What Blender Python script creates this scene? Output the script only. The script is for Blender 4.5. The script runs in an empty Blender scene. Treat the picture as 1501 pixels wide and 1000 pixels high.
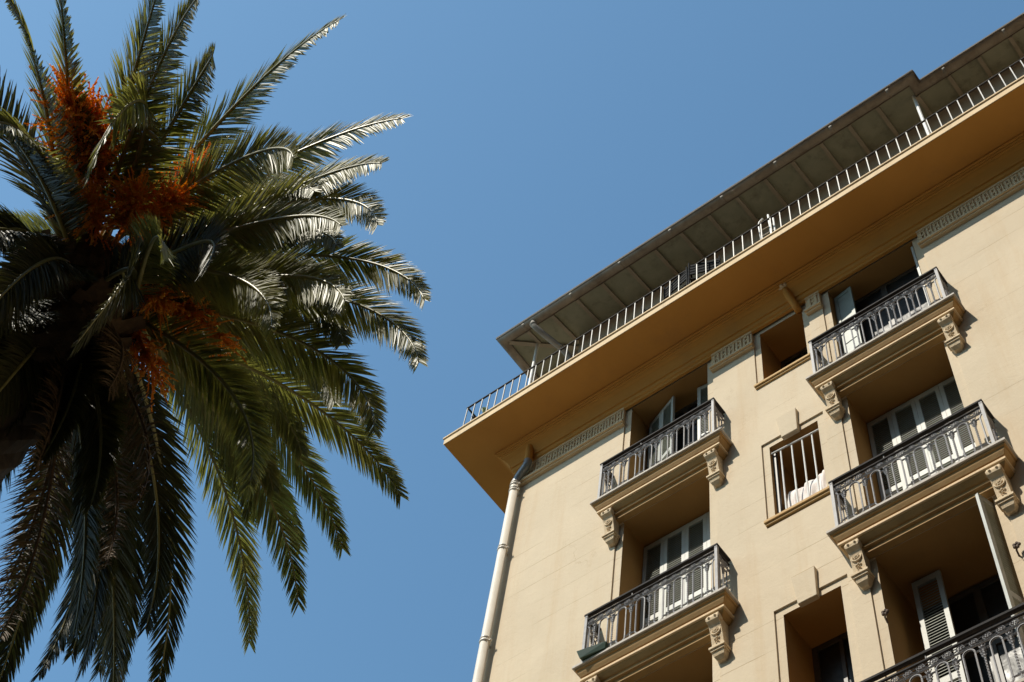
import bpy, math, random
from mathutils import Vector, Matrix
R = math.radians
rnd = random.Random(7)
S = 0.86            # metres per modelling unit of the building
CAMZ = 1.6
scene = bpy.context.scene
COL = scene.collection

# ------------------------------------------------------------------ materials
def new_mat(name):
    m = bpy.data.materials.new(name); m.use_nodes = True
    nt = m.node_tree
    return m, nt, nt.nodes['Principled BSDF']

def noise(nt, scale, detail=5, rough=.6, dist=0., coord=None):
    n = nt.nodes.new('ShaderNodeTexNoise')
    n.inputs['Scale'].default_value = scale; n.inputs['Detail'].default_value = detail
    n.inputs['Roughness'].default_value = rough; n.inputs['Distortion'].default_value = dist
    if coord is not None: nt.links.new(coord, n.inputs['Vector'])
    return n

def geo_pos(nt, scale=(1, 1, 1)):
    g = nt.nodes.new('ShaderNodeNewGeometry')
    mp = nt.nodes.new('ShaderNodeMapping'); mp.inputs['Scale'].default_value = scale
    nt.links.new(g.outputs['Position'], mp.inputs['Vector'])
    return mp.outputs['Vector']

def ramp(nt, fac, stops):
    r = nt.nodes.new('ShaderNodeValToRGB')
    el = r.color_ramp.elements
    while len(el) < len(stops): el.new(.5)
    for e, (p, c) in zip(el, stops):
        e.position = p; e.color = (c[0], c[1], c[2], 1) if hasattr(c, '__len__') else (c, c, c, 1)
    nt.links.new(fac, r.inputs['Fac'])
    return r.outputs['Color']

def mix(nt, a, b, fac, mode='MIX'):
    m = nt.nodes.new('ShaderNodeMix'); m.data_type = 'RGBA'; m.blend_type = mode
    for sock, v in ((m.inputs[0], fac), (m.inputs[6], a), (m.inputs[7], b)):
        if hasattr(v, 'is_linked') or hasattr(v, 'links'): nt.links.new(v, sock)
        elif hasattr(v, '__len__'): sock.default_value = (*v, 1)
        else: sock.default_value = v
    return m.outputs[2]

def mottled(name, c1, c2, scale=1.5, rough=.8, bump=.15, bscale=60, stain=None, metal=0., spec=.5):
    m, nt, b = new_mat(name)
    p = geo_pos(nt)
    n = noise(nt, scale, 8, .65, .3, p)
    col = ramp(nt, n.outputs['Fac'], [(.3, c1), (.7, c2)])
    if stain:
        n2 = noise(nt, stain[1], 6, .7, 0, geo_pos(nt, (1, 1, .18)))
        f = ramp(nt, n2.outputs['Fac'], [(.52, 0.), (.75, stain[2])])
        col = mix(nt, col, stain[0], f)
    nt.links.new(col, b.inputs['Base Color'])
    b.inputs['Roughness'].default_value = rough; b.inputs['Metallic'].default_value = metal
    b.inputs['Specular IOR Level'].default_value = spec
    if bump:
        nb = noise(nt, bscale, 6, .6, 0, p)
        bp = nt.nodes.new('ShaderNodeBump'); bp.inputs['Strength'].default_value = bump; bp.inputs['Distance'].default_value = .01
        nt.links.new(nb.outputs['Fac'], bp.inputs['Height']); nt.links.new(bp.outputs['Normal'], b.inputs['Normal'])
    return m

def wall_material():
    m, nt, b = new_mat('facade_stucco')
    p = geo_pos(nt)
    n = noise(nt, .9, 8, .62, .4, p)
    col = ramp(nt, n.outputs['Fac'], [(.28, WALL1), (.72, WALL2)])
    n2 = noise(nt, 3.4, 7, .72, 0, geo_pos(nt, (1, 1, .07)))
    f = ramp(nt, n2.outputs['Fac'], [(.5, 0.), (.78, .42)])
    col = mix(nt, col, (.50, .33, .17), f)
    n2b = noise(nt, 7, 7, .7, 0, p)
    f2 = ramp(nt, n2b.outputs['Fac'], [(.62, 0.), (.8, .25)])
    col = mix(nt, col, (.62, .55, .42), f2)
    # shallow block joints, worn away in places
    br = nt.nodes.new('ShaderNodeTexBrick')
    sep = nt.nodes.new('ShaderNodeSeparateXYZ'); cmb = nt.nodes.new('ShaderNodeCombineXYZ')
    nw = noise(nt, 3, 3, .5, 0, p)
    g = nt.nodes.new('ShaderNodeNewGeometry')
    nt.links.new(g.outputs['Position'], sep.inputs[0])
    ad = nt.nodes.new('ShaderNodeMath'); ad.operation = 'MULTIPLY_ADD'; ad.inputs[1].default_value = .025
    nt.links.new(nw.outputs['Fac'], ad.inputs[0]); nt.links.new(sep.outputs[2], ad.inputs[2])
    nt.links.new(sep.outputs[0], cmb.inputs[0]); nt.links.new(ad.outputs[0], cmb.inputs[1])
    nt.links.new(cmb.outputs[0], br.inputs['Vector'])
    br.inputs['Scale'].default_value = 1; br.inputs['Brick Width'].default_value = 400.; br.inputs['Row Height'].default_value = .46
    br.inputs['Mortar Size'].default_value = .0055; br.inputs['Mortar Smooth'].default_value = .3
    n3 = noise(nt, .8, 4, .6, 0, p)
    keep = ramp(nt, n3.outputs['Fac'], [(.47, 0.), (.62, .6)])
    mu = nt.nodes.new('ShaderNodeMath'); mu.operation = 'MULTIPLY'
    nt.links.new(br.outputs['Fac'], mu.inputs[0]); nt.links.new(keep, mu.inputs[1])
    col = mix(nt, col, (.33, .22, .11), mu.outputs[0])
    # hairline cracks
    vo = nt.nodes.new('ShaderNodeTexVoronoi'); vo.feature = 'DISTANCE_TO_EDGE'; vo.inputs['Scale'].default_value = .55
    dn = noise(nt, 2.5, 6, .6, 0, p)
    dm = nt.nodes.new('ShaderNodeVectorMath'); dm.operation = 'ADD'
    nt.links.new(p, dm.inputs[0]); nt.links.new(dn.outputs['Color'], dm.inputs[1]); nt.links.new(dm.outputs[0], vo.inputs['Vector'])
    cr = ramp(nt, vo.outputs['Distance'], [(0., .5), (.006, 0.)])
    n4 = noise(nt, .5, 3, .6, 0, p)
    ck = ramp(nt, n4.outputs['Fac'], [(.55, 0.), (.65, 1.)])
    mu2 = nt.nodes.new('ShaderNodeMath'); mu2.operation = 'MULTIPLY'
    nt.links.new(cr, mu2.inputs[0]); nt.links.new(ck, mu2.inputs[1])
    col = mix(nt, col, (.35, .24, .13), mu2.outputs[0])
    nt.links.new(col, b.inputs['Base Color'])
    b.inputs['Roughness'].default_value = .85; b.inputs['Specular IOR Level'].default_value = .25
    nb = noise(nt, 11, 9, .68, .3, p)
    hb = nt.nodes.new('ShaderNodeMath'); hb.operation = 'MULTIPLY_ADD'; hb.inputs[1].default_value = -1.2
    nt.links.new(mu.outputs[0], hb.inputs[0]); nt.links.new(nb.outputs['Fac'], hb.inputs[2])
    bp = nt.nodes.new('ShaderNodeBump'); bp.inputs['Strength'].default_value = .5; bp.inputs['Distance'].default_value = .012
    nt.links.new(hb.outputs[0], bp.inputs['Height']); nt.links.new(bp.outputs['Normal'], b.inputs['Normal'])
    return m

WALL1, WALL2 = (.56, .455, .325), (.635, .52, .375)
M = {}
M['wall'] = wall_material()
M['reveal'] = mottled('reveal_shade_ochre', (.33, .175, .05), (.40, .22, .068), 1.2, .85, .15, 40, ((.33, .18, .06), 1.5, .4))  # darker than the wall: recess shade put into the colour
M['soffit'] = mottled('soffit_ochre_paint', (.50, .225, .036), (.57, .265, .05), .9, .8, .12, 40, ((.36, .17, .05), 1.2, .5))
M['trim'] = mottled('trim_stucco', (.48, .285, .10), (.56, .35, .14), 2.5, .8, .25, 50, ((.42, .26, .12), 4., .5))
M['underside'] = mottled('balcony_shaded_underside', (.36, .205, .065), (.43, .255, .095), 3.5, .8, .25, 50, ((.26, .15, .06), 5., .7))  # shade under the balconies put into this darker colour
M['frieze'] = mottled('frieze_stucco', (.63, .455, .26), (.71, .525, .32), 3, .85, .3, 60, ((.4, .28, .16), 4., .6))
M['stone'] = mottled('corbel_stone', (.55, .41, .25), (.70, .55, .37), 9, .85, .6, 70, ((.3, .2, .11), 8., .6))
M['lip'] = mottled('slab_edge_stone', (.42, .37, .32), (.55, .49, .42), 6, .8, .3, 60, ((.22, .18, .15), 9., .7))
M['iron'] = mottled('iron_railing_paint', (.22, .21, .215), (.34, .325, .33), 14, .55, .2, 90, spec=.3)
M['irondark'] = mottled('iron_handrail_paint', (.022, .02, .02), (.04, .035, .034), 14, .8, .1, 90, spec=.15)
M['zinc'] = mottled('weathered_zinc', (.17, .145, .12), (.29, .26, .22), 3.5, .7, .15, 40, ((.10, .07, .05), 5., .7), spec=.3)
M['zincdark'] = mottled('dark_zinc_edge', (.07, .055, .045), (.11, .09, .075), 4, .75, .1, 40, spec=.2)
M['pipe'] = mottled('painted_downpipe', (.60, .54, .46), (.70, .64, .55), 4, .38, .08, 30, ((.42, .34, .25), 5., .6))
M['elbow'] = mottled('grey_elbow_metal', (.22, .23, .24), (.33, .34, .35), 6, .38, .1, 30, metal=.4)
M['eave'] = mottled('eave_boards', (.19, .20, .155), (.26, .27, .215), 3, .8, .2, 30, ((.08, .07, .05), 5., .6))
M['rafter'] = mottled('rafter_paint', (.22, .195, .155), (.30, .27, .22), 4, .8, .2, 30)
M['pent'] = mottled('penthouse_render', (.36, .27, .19), (.44, .33, .24), 1.5, .85, .2, 40)
M['white'] = mottled('white_metal_paint', (.70, .68, .64), (.80, .78, .74), 8, .4, .05, 40)
M['shutter'] = mottled('shutter_grey_paint', (.40, .40, .365), (.50, .50, .46), 5, .55, .12, 50, ((.3, .28, .22), 6., .5))
M['green'] = mottled('casement_green_grey', (.20, .23, .20), (.27, .30, .27), 5, .5, .1, 50)
M['louvre'] = mottled('louvre_grey_green', (.24, .25, .20), (.33, .34, .28), 5, .6, .12, 50)
M['wood'] = mottled('dark_window_wood', (.055, .05, .045), (.09, .08, .07), 6, .5, .1, 50)
M['glare_panel'] = mottled('glare_white', (.33, .33, .325), (.52, .52, .51), 7, .6, .2, 30, ((.35, .36, .36), 9., .8))  # white of sun glare on the panes, put into the colour
M['cloth'] = mottled('pale_pink_white_cloth', (.70, .62, .58), (.82, .76, .73), 6, .8, .2, 30)
M['greentray'] = mottled('dark_green_plastic', (.006, .028, .010), (.01, .045, .015), 6, .4, .05, 30)
M['terracotta'] = mottled('terracotta', (.22, .11, .06), (.3, .15, .08), 8, .8, .1, 40)
M['railgrey'] = mottled('terrace_baluster_paint', (.27, .255, .235), (.42, .40, .37), 8, .5, .05, 40)
M['dark'] = mottled('dark_garden_furniture', (.006, .006, .007), (.011, .011, .012), 8, .8, .05, 40, spec=.1)
M['rust'] = mottled('rusty_iron', (.09, .06, .045), (.16, .11, .08), 20, .7, .2, 90, metal=.3)
M['tile'] = mottled('roof_tiles', (.28, .14, .08), (.4, .2, .12), 3, .85, .2, 20)
M['bounce_pave'] = mottled('pale_bounce_paving', (.24, .20, .15), (.30, .26, .20), 1, .85, .2, 10)
M['asphalt'] = mottled('asphalt', (.045, .045, .045), (.06, .06, .06), 2, .85, .2, 60)

def glass_mat():
    m, nt, b = new_mat('dark_window_glass')
    b.inputs['Base Color'].default_value = (.012, .014, .015, 1)
    p = geo_pos(nt); n = noise(nt, 5, 8, .7, .6, p); n2 = noise(nt, .8, 2, .5, 0, p)
    rr = ramp(nt, n.outputs['Fac'], [(.35, .40), (.65, .66)])
    nt.links.new(rr, b.inputs['Roughness'])
    bp = nt.nodes.new('ShaderNodeBump'); bp.inputs['Strength'].default_value = .12; bp.inputs['Distance'].default_value = .02
    nt.links.new(n2.outputs['Fac'], bp.inputs['Height']); nt.links.new(bp.outputs['Normal'], b.inputs['Normal'])
    return m
M['glass'] = glass_mat()

def leaf_mat(name, c1, c2, c3, rough=.33, trans=.22, spec=.55):
    m, nt, b = new_mat(name)
    p = geo_pos(nt)
    n = noise(nt, 1.7, 5, .6, 0, p); n2 = noise(nt, 25, 3, .6, 0, p)
    mx = nt.nodes.new('ShaderNodeMath'); mx.operation = 'MULTIPLY_ADD'; mx.inputs[1].default_value = .4
    nt.links.new(n2.outputs['Fac'], mx.inputs[0]); nt.links.new(n.outputs['Fac'], mx.inputs[2])
    col = ramp(nt, mx.outputs[0], [(.5, c1), (.72, c2), (.92, c3)])
    nt.links.new(col, b.inputs['Base Color'])
    b.inputs['Roughness'].default_value = rough; b.inputs['Specular IOR Level'].default_value = spec
    tr = nt.nodes.new('ShaderNodeBsdfTranslucent'); ms = nt.nodes.new('ShaderNodeMixShader'); ms.inputs[0].default_value = trans
    hs = nt.nodes.new('ShaderNodeHueSaturation'); hs.inputs['Value'].default_value = 1.5; hs.inputs['Saturation'].default_value = 1.15
    nt.links.new(col, hs.inputs['Color']); nt.links.new(hs.outputs[0], tr.inputs['Color'])
    nt.links.new(b.outputs[0], ms.inputs[1]); nt.links.new(tr.outputs[0], ms.inputs[2])
    nt.links.new(ms.outputs[0], nt.nodes['Material Output'].inputs['Surface'])
    return m
M['leaf'] = leaf_mat('palm_leaflets', (.125, .13, .034), (.20, .20, .058), (.30, .275, .10), .47, .42, .85)
M['shadeleaf'] = leaf_mat('shaded_palm_leaflets', (.03, .031, .010), (.048, .048, .015), (.085, .07, .028), .5, .25, .35)  # darker copy of the leaflets: crown shade put into the colour
M['deadleaf'] = leaf_mat('dry_palm_leaflets', (.055, .032, .014), (.10, .06, .026), (.16, .10, .045), .6, .12, .3)
M['rachis'] = mottled('palm_midrib', (.20, .185, .06), (.30, .26, .10), 6, .38, .05, 30)
M['orange'] = leaf_mat('orange_date_strands', (.62, .27, .03), (.78, .40, .05), (.88, .56, .09), .45, .52, .5)
M['date'] = leaf_mat('orange_dates', (.58, .27, .03), (.70, .38, .045), (.80, .48, .07), .35, .45, .5)
M['bark'] = mottled('palm_bark', (.028, .019, .012), (.075, .05, .03), 9, .9, .8, 25)
M['fibre'] = mottled('palm_leaf_base', (.05, .03, .015), (.14, .08, .035), 12, .85, .6, 40)
M['plant'] = leaf_mat('succulent_leaf', (.10, .15, .04), (.16, .2, .06), (.2, .24, .08), .5, .15, .4)

# ------------------------------------------------------------------ mesh builder
class MB:
    def __init__(s): s.v = []; s.f = []; s.mi = []; s.m = 0
    def face(s, pts, m=None):
        i = len(s.v); s.v += [tuple(p) for p in pts]; s.f.append(tuple(range(i, i + len(pts)))); s.mi.append(s.m if m is None else m)
    def grid(s, rows, close=False, caps=False):
        """skin a list of equal length point rows"""
        base = len(s.v); n = len(rows[0])
        for r in rows: s.v += [tuple(p) for p in r]
        for i in range(len(rows) - 1):
            for j in range(n if close else n - 1):
                a = base + i * n + j; b2 = base + i * n + (j + 1) % n
                s.f.append((a, b2, b2 + n, a + n)); s.mi.append(s.m)
        if caps:
            s.f.append(tuple(base + j for j in range(n))[::-1]); s.mi.append(s.m)
            s.f.append(tuple(base + (len(rows) - 1) * n + j for j in range(n))); s.mi.append(s.m)
    def box(s, x0, x1, y0, y1, z0, z1):
        c = [(x0, y0, z0), (x1, y0, z0), (x1, y1, z0), (x0, y1, z0), (x0, y0, z1), (x1, y0, z1), (x1, y1, z1), (x0, y1, z1)]
        b = len(s.v); s.v += c
        for q in ((0, 3, 2, 1), (4, 5, 6, 7), (0, 1, 5, 4), (1, 2, 6, 5), (2, 3, 7, 6), (3, 0, 4, 7)):
            s.f.append(tuple(b + k for k in q)); s.mi.append(s.m)
    def obox(s, o, ax, ay, az):
        """box from corner o with edge vectors"""
        o, ax, ay, az = map(Vector, (o, ax, ay, az))
        c = [o, o + ax, o + ax + ay, o + ay, o + az, o + ax + az, o + ax + ay + az, o + ay + az]
        b = len(s.v); s.v += [tuple(p) for p in c]
        for q in ((0, 3, 2, 1), (4, 5, 6, 7), (0, 1, 5, 4), (1, 2, 6, 5), (2, 3, 7, 6), (3, 0, 4, 7)):
            s.f.append(tuple(b + k for k in q)); s.mi.append(s.m)
    def tube(s, pts, r, n=6, caps=True, closed=False):
        pts = [Vector(p) for p in pts]; k = len(pts)
        rs = r if hasattr(r, '__len__') else [r] * k
        rows = []; ref = None
        for i, p in enumerate(pts):
            if closed: t = pts[(i + 1) % k] - pts[i - 1]
            else: t = pts[min(i + 1, k - 1)] - pts[max(i - 1, 0)]
            if t.length < 1e-9: t = Vector((0, 0, 1))
            t.normalize()
            if ref is None:
                ref = t.cross(Vector((0, 0, 1)))
                if ref.length < .1: ref = t.cross(Vector((0, 1, 0)))
            ref = ref - t * ref.dot(t); ref.normalize(); q = t.cross(ref)
            rows.append([p + (ref * math.cos(2 * math.pi * j / n) + q * math.sin(2 * math.pi * j / n)) * rs[i] for j in range(n)])
        if closed: rows.append(rows[0])
        s.grid(rows, True, caps and not closed)
    def ball(s, c, r, n=8, m=5, sc=(1, 1, 1)):
        rows = []
        for i in range(m + 1):
            a = math.pi * i / m
            rows.append([(c[0] + r * sc[0] * math.sin(a) * math.cos(2 * math.pi * j / n), c[1] + r * sc[1] * math.sin(a) * math.sin(2 * math.pi * j / n), c[2] + r * sc[2] * math.cos(a)) for j in range(n)])
        s.grid(rows, True)
    def build(s, name, mats, parent=None, loc=None, tf=None, smooth=False, rotz=0.):
        """vertices are world metres after tf; object origin at loc (world)."""
        me = bpy.data.meshes.new(name)
        vs = [tf(p) for p in s.v] if tf else s.v
        o = bpy.data.objects.new(name, me)
        if loc is None: loc = Vector((0, 0, 0))
        loc = Vector(loc)
        me.from_pydata([tuple(Vector(p) - loc) for p in vs], [], s.f)
        if not isinstance(mats, (list, tuple)): mats = [mats]
        for m in mats: me.materials.append(m)
        if len(mats) > 1: me.polygons.foreach_set('material_index', s.mi)
        if smooth: me.polygons.foreach_set('use_smooth', [True] * len(me.polygons))
        me.update()
        link(o, parent, loc)
        return o

ORIG = {}
def link(o, parent, wloc):
    COL.objects.link(o)
    wloc = Vector(wloc); ORIG[o.name] = wloc
    if parent is not None:
        o.parent = parent; o.location = wloc - ORIG[parent.name]
    else: o.location = wloc
    return o

def copy_obj(o, parent, wloc):
    c = o.copy(); link(c, parent, wloc); return c

def empty(name, loc, label, cat, group=None):
    o = bpy.data.objects.new(name, None); link(o, None, loc)
    o['label'] = label; o['category'] = cat
    if group: o['group'] = group
    return o
def tag(o, label, cat, group=None):
    o['label'] = label; o['category'] = cat
    if group: o['group'] = group
    return o

def W(p): return (p[0] * S, p[1] * S, p[2] * S + CAMZ)      # building units -> world metres

def bevel(o, w, seg=2):
    m = o.modifiers.new('bevel', 'BEVEL'); m.width = w; m.segments = seg; m.limit_method = 'ANGLE'; m.angle_limit = R(40)
    return o

# ------------------------------------------------------------------ ground
g = MB(); g.box(-400, 400, -400, 400, -1.0, 0.0)
gr = g.build('ground', M['asphalt']); gr['kind'] = 'structure'
g = MB(); g.box(-60, -6, 3.5, 8.4, .004, .12); g.box(-60, -18.5, -30, 3.49, .004, .12)  # unseen pale paving, added at left to bounce light upwards
gp = g.build('bounce_pavement', M['bounce_pave']); gp['kind'] = 'structure'

# added, unseen block behind the camera: cuts skylight and shades the roadway
nbx0, nbx1, nby, nbh = -17.0, 60.0, -13.0, 25.0
nb = empty('skylight_blocker', (20, nby - 6, 0), 'unseen grey building added behind the camera to block skylight', 'building')
mb0 = MB()
nops = [(x, x + 1.2, z, z + 2.2) for x in range(-15, 58, 4) for z in (1.2, 4.5, 7.8, 11.1, 14.4, 17.7, 21.0)]
def heightfield(mb, x0, x1, z0, z1, ops, frs, y, dframe, droom):
    xs = sorted({x0, x1, *[o[0] for o in ops + frs], *[o[1] for o in ops + frs]})
    zs = sorted({z0, z1, *[o[2] for o in ops + frs], *[o[3] for o in ops + frs]})
    xs = [x for x in xs if x0 <= x <= x1]; zs = [z for z in zs if z0 <= z <= z1]
    D = {}
    for i in range(len(xs) - 1):
        for j in range(len(zs) - 1):
            cx, cz = (xs[i] + xs[i + 1]) / 2, (zs[j] + zs[j + 1]) / 2
            d = 0.
            if any(o[0] < cx < o[1] and o[2] < cz < o[3] for o in frs): d = dframe
            if any(o[0] < cx < o[1] and o[2] < cz < o[3] for o in ops): d = droom
            D[i, j] = d
    for (i, j), d in D.items():
        a, b2, c, e = xs[i], xs[i + 1], zs[j], zs[j + 1]
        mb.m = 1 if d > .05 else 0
        mb.face([(a, y + d, c), (b2, y + d, c), (b2, y + d, e), (a, y + d, e)])
        q = D.get((i + 1, j))
        mb.m = 1 if max(d, q or 0) > .05 else 0
        if q is not None and q != d:
            mb.face([(b2, y + d, c), (b2, y + q, c), (b2, y + q, e), (b2, y + d, e)])
        q = D.get((i, j + 1))
        mb.m = 1 if max(d, q or 0) > .05 else 0
        if q is not None and q != d:
            mb.face([(a, y + d, e), (b2, y + d, e), (b2, y + q, e), (a, y + q, e)])
heightfield(mb0, nbx0, nbx1, 0, nbh, nops, [], nby, 0, -.3)
mb0.box(nbx0 + .01, nbx1 - .01, nby - 12, nby - .4, 0, nbh - .01)
mb0.box(nbx0 - .3, nbx1 + .3, nby - 12.3, nby + .5, nbh, nbh + .35)
mb0.box(nbx0, nbx0 + .3, nby - .38, nby - .01, 0, nbh)
nbm = MB(); tops = [(x, x + 1.2, z, z + 2.2) for x in range(-5, 58, 4) for z in (28.0, 31.5)]  # added unseen storeys: extra height to block more sky
heightfield(nbm, -7, nbx1, nbh + .351, 36, tops, [], nby - 2, 0, -.3)
nbm.box(-6.99, nbx1 - .01, nby - 12, nby - 2.4, nbh + .36, 35.99); nbm.box(-7.3, nbx1 + .3, nby - 12.3, nby - 1.6, 36, 36.3)
nbm.build('blocker_storey', mottled('grey_stucco_upper', (.13, .12, .105), (.17, .155, .135), 1, .85, .2, 20), nb, (20, nby - 6, nbh))
nb2 = empty('skylight_blocker', (13, 1, 0), 'unseen brown building added at the right to block skylight', 'building')  # unseen wing added to keep skylight off the right-hand side
nb3 = MB(); nb3.box(5.4, 24, -7.5, 8.2, .13, 30); nb3.box(5.1, 24.3, -7.8, 8.25, 30, 30.4)
for z in (1.0, 4.4, 7.8, 11.2, 14.6, 18.0, 21.4, 24.8):
    nb3.box(5.36, 5.399, -7.5, 8.2, z + 2.75, z + 2.9)
    for y in (-6, -3, 0, 3, 6): nb3.box(5.37, 5.398, y, y + 1.1, z, z + 2.1)
nb3.build('wall', mottled('brown_stucco', (.10, .075, .05), (.13, .10, .07), 1, .85, .2, 20), nb2, (13, 1, 0))
mb0.build('wall', mottled('grey_stucco', (.13, .12, .105), (.17, .155, .135), 1, .85, .2, 20), nb, (20, nby - 6, 0))

# ------------------------------------------------------------------ building
WX = -10.65; XR = 9.0; WY = 10.0; ZG = -CAMZ / S; ZS = 22.77; ZT = 23.0
bld = empty('apartment_building', W((-5, 10, ZG)), 'cream stucco apartment block with iron balconies under a wide ochre cornice', 'building')
CA, CB = -7.42, -3.555
HW = .768
openings = []      # x0,x1,z0,z1
for cx in (CA, CB):
    openings += [(cx - HW, cx + HW, 19.2, 22.2), (cx - HW, cx + HW, 15.35, 18.75), (cx - HW, cx + HW, 11.5, 14.9)]
WIN = [(-5.62, -4.82, 20.46, 22.1), (-5.62, -4.82, 16.78, 18.59), (-5.62, -4.82, 12.93, 14.75)]
frames = []
for cx in (CA, CB):
    frames += [(cx - HW - .125, cx + HW + .125, 19.2, 22.3), (cx - HW - .125, cx + HW + .125, 15.35, 18.75), (cx - HW - .125, cx + HW + .125, 11.5, 14.9)]
frames += [(-5.735, -4.705, 20.35, 22.3), (-5.735, -4.705, 16.62, 18.71), (-5.735, -4.705, 12.8, 14.87)]

fw = MB()
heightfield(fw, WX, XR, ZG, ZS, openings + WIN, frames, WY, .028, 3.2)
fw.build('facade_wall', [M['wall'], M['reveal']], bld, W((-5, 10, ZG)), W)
sw = MB()
sw.box(WX, WX + .3, WY + .004, 20, ZG, ZS); sw.box(WX + .31, XR, 19.7, 20, ZG, ZS); sw.box(XR - .3, XR, 13.3, 19.69, ZG, ZS)
sw.build('side_wall', M['wall'], bld, W((WX, 15, ZG)), W)

# cornice: projecting slab, fascia lip, moulding that returns round the corner
def sweep(mb, prof, xl, xr, y, yback, right_return=True):
    """profile of (outset, z) swept along left return, front and right return"""
    rows = []
    for o, z in prof:
        r = [(xl - o, yback, z), (xl - o, y - o, z)]
        if right_return: r += [(xr + o, y - o, z), (xr + o, yback, z)]
        else: r += [(xr, y - o, z)]
        rows.append(r)
    mb.grid(rows)
co = MB()
co.m = 0; co.box(-11.64, XR, 9.0, 21, ZS, ZT - .05)
co.m = 1; co.box(-11.675, XR + .01, 8.965, 21.02, ZT - .045, ZT); co.box(-11.652, XR + .005, 8.988, 8.9995, ZS + .004, ZT - .046)
co.m = 0
sweep(co, [(.335, ZS + .002), (.335, ZS - .05), (.305, ZS - .052), (.30, ZS - .085), (.275, ZS - .09), (.275, ZS - .125), (.25, ZS - .13), (.235, ZS - .16), (.19, ZS - .20), (.135, ZS - .30), (.115, ZS - .36), (.115, ZS - .40), (.085, ZS - .405), (.085, ZS - .50), (.05, ZS - .52), (.05, ZS - .575), (0, ZS - .58)], WX, XR, WY, 20, False)
cor = co.build('cornice', [M['soffit'], M['frieze']], bld, W((-1, 9.5, ZS)), W)
bevel(cor, .006, 2)

# friezes
def make_frieze(x0, x1):
    mb = MB(); z0, z1 = 21.79, 22.25
    mb.box(x0, x1, WY - .035, WY + .01, z0, z1)
    mb.box(x0 - .0, x1 + .0, WY - .055, WY + .01, z1 - .06, z1 - .002)
    mb.box(x0 - .02, x1 + .02, WY - .095, WY + .01, z0 - .055, z0)
    mb.box(x0 - .01, x1 + .01, WY - .06, WY + .01, z0 - .095, z0 - .055)
    n = max(1, int((x1 - x0 - .06) / .122)); p = (x1 - x0 - .06) / n
    yf = WY - .053
    for i in range(n):
        a = x0 + .03 + i * p + .016; w = p - .032
        mb.box(a, a + w * .33, yf, WY - .034, z0 + .07, z1 - .075)
        mb.box(a + w * .67, a + w, yf, WY - .034, z0 + .07, z1 - .075)
        mb.box(a + w * .33, a + w * .67, yf + .002, WY - .034, z1 - .135, z1 - .077)
        mb.box(a + w * .33, a + w * .67, yf + .002, WY - .034, z0 + .19, z0 + .25)
    o = mb.build('frieze', M['frieze'], bld, W(((x0 + x1) / 2, WY, z0)), W)
    return bevel(o, .004, 1)
for a, b2 in ((-10.60, CA - HW - .125), (CA + HW + .125, -5.735), (-4.705, CB - HW - .125), (CB + HW + .125, 1.2)): make_frieze(a, b2)

# balconies ---------------------------------------------------------------
ZL = 19.235   # top of the first floor-slab edge
def slab_mesh(cx, zl):
    mb = MB(); h0 = .875
    d = lambda z: zl + z
    mb.m = 1
    sweep(mb, [(0, d(0)), (.322, d(0)), (.325, d(-.012)), (.325, d(-.05)), (.30, d(-.053))], cx - h0, cx + h0, WY, WY + .02)
    mb.m = 0
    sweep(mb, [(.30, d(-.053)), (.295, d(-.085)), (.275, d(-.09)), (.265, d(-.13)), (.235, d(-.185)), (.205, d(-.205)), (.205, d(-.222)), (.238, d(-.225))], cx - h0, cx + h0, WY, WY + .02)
    mb.m = 2  # fillet paler than its mouldings, its sunlit tone put into colour
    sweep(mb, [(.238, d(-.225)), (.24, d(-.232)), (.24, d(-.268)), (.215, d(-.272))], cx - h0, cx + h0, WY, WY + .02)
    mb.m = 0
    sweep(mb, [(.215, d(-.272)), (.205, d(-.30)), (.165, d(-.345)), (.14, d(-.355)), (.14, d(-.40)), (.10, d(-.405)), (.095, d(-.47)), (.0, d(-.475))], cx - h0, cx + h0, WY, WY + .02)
    return mb

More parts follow.
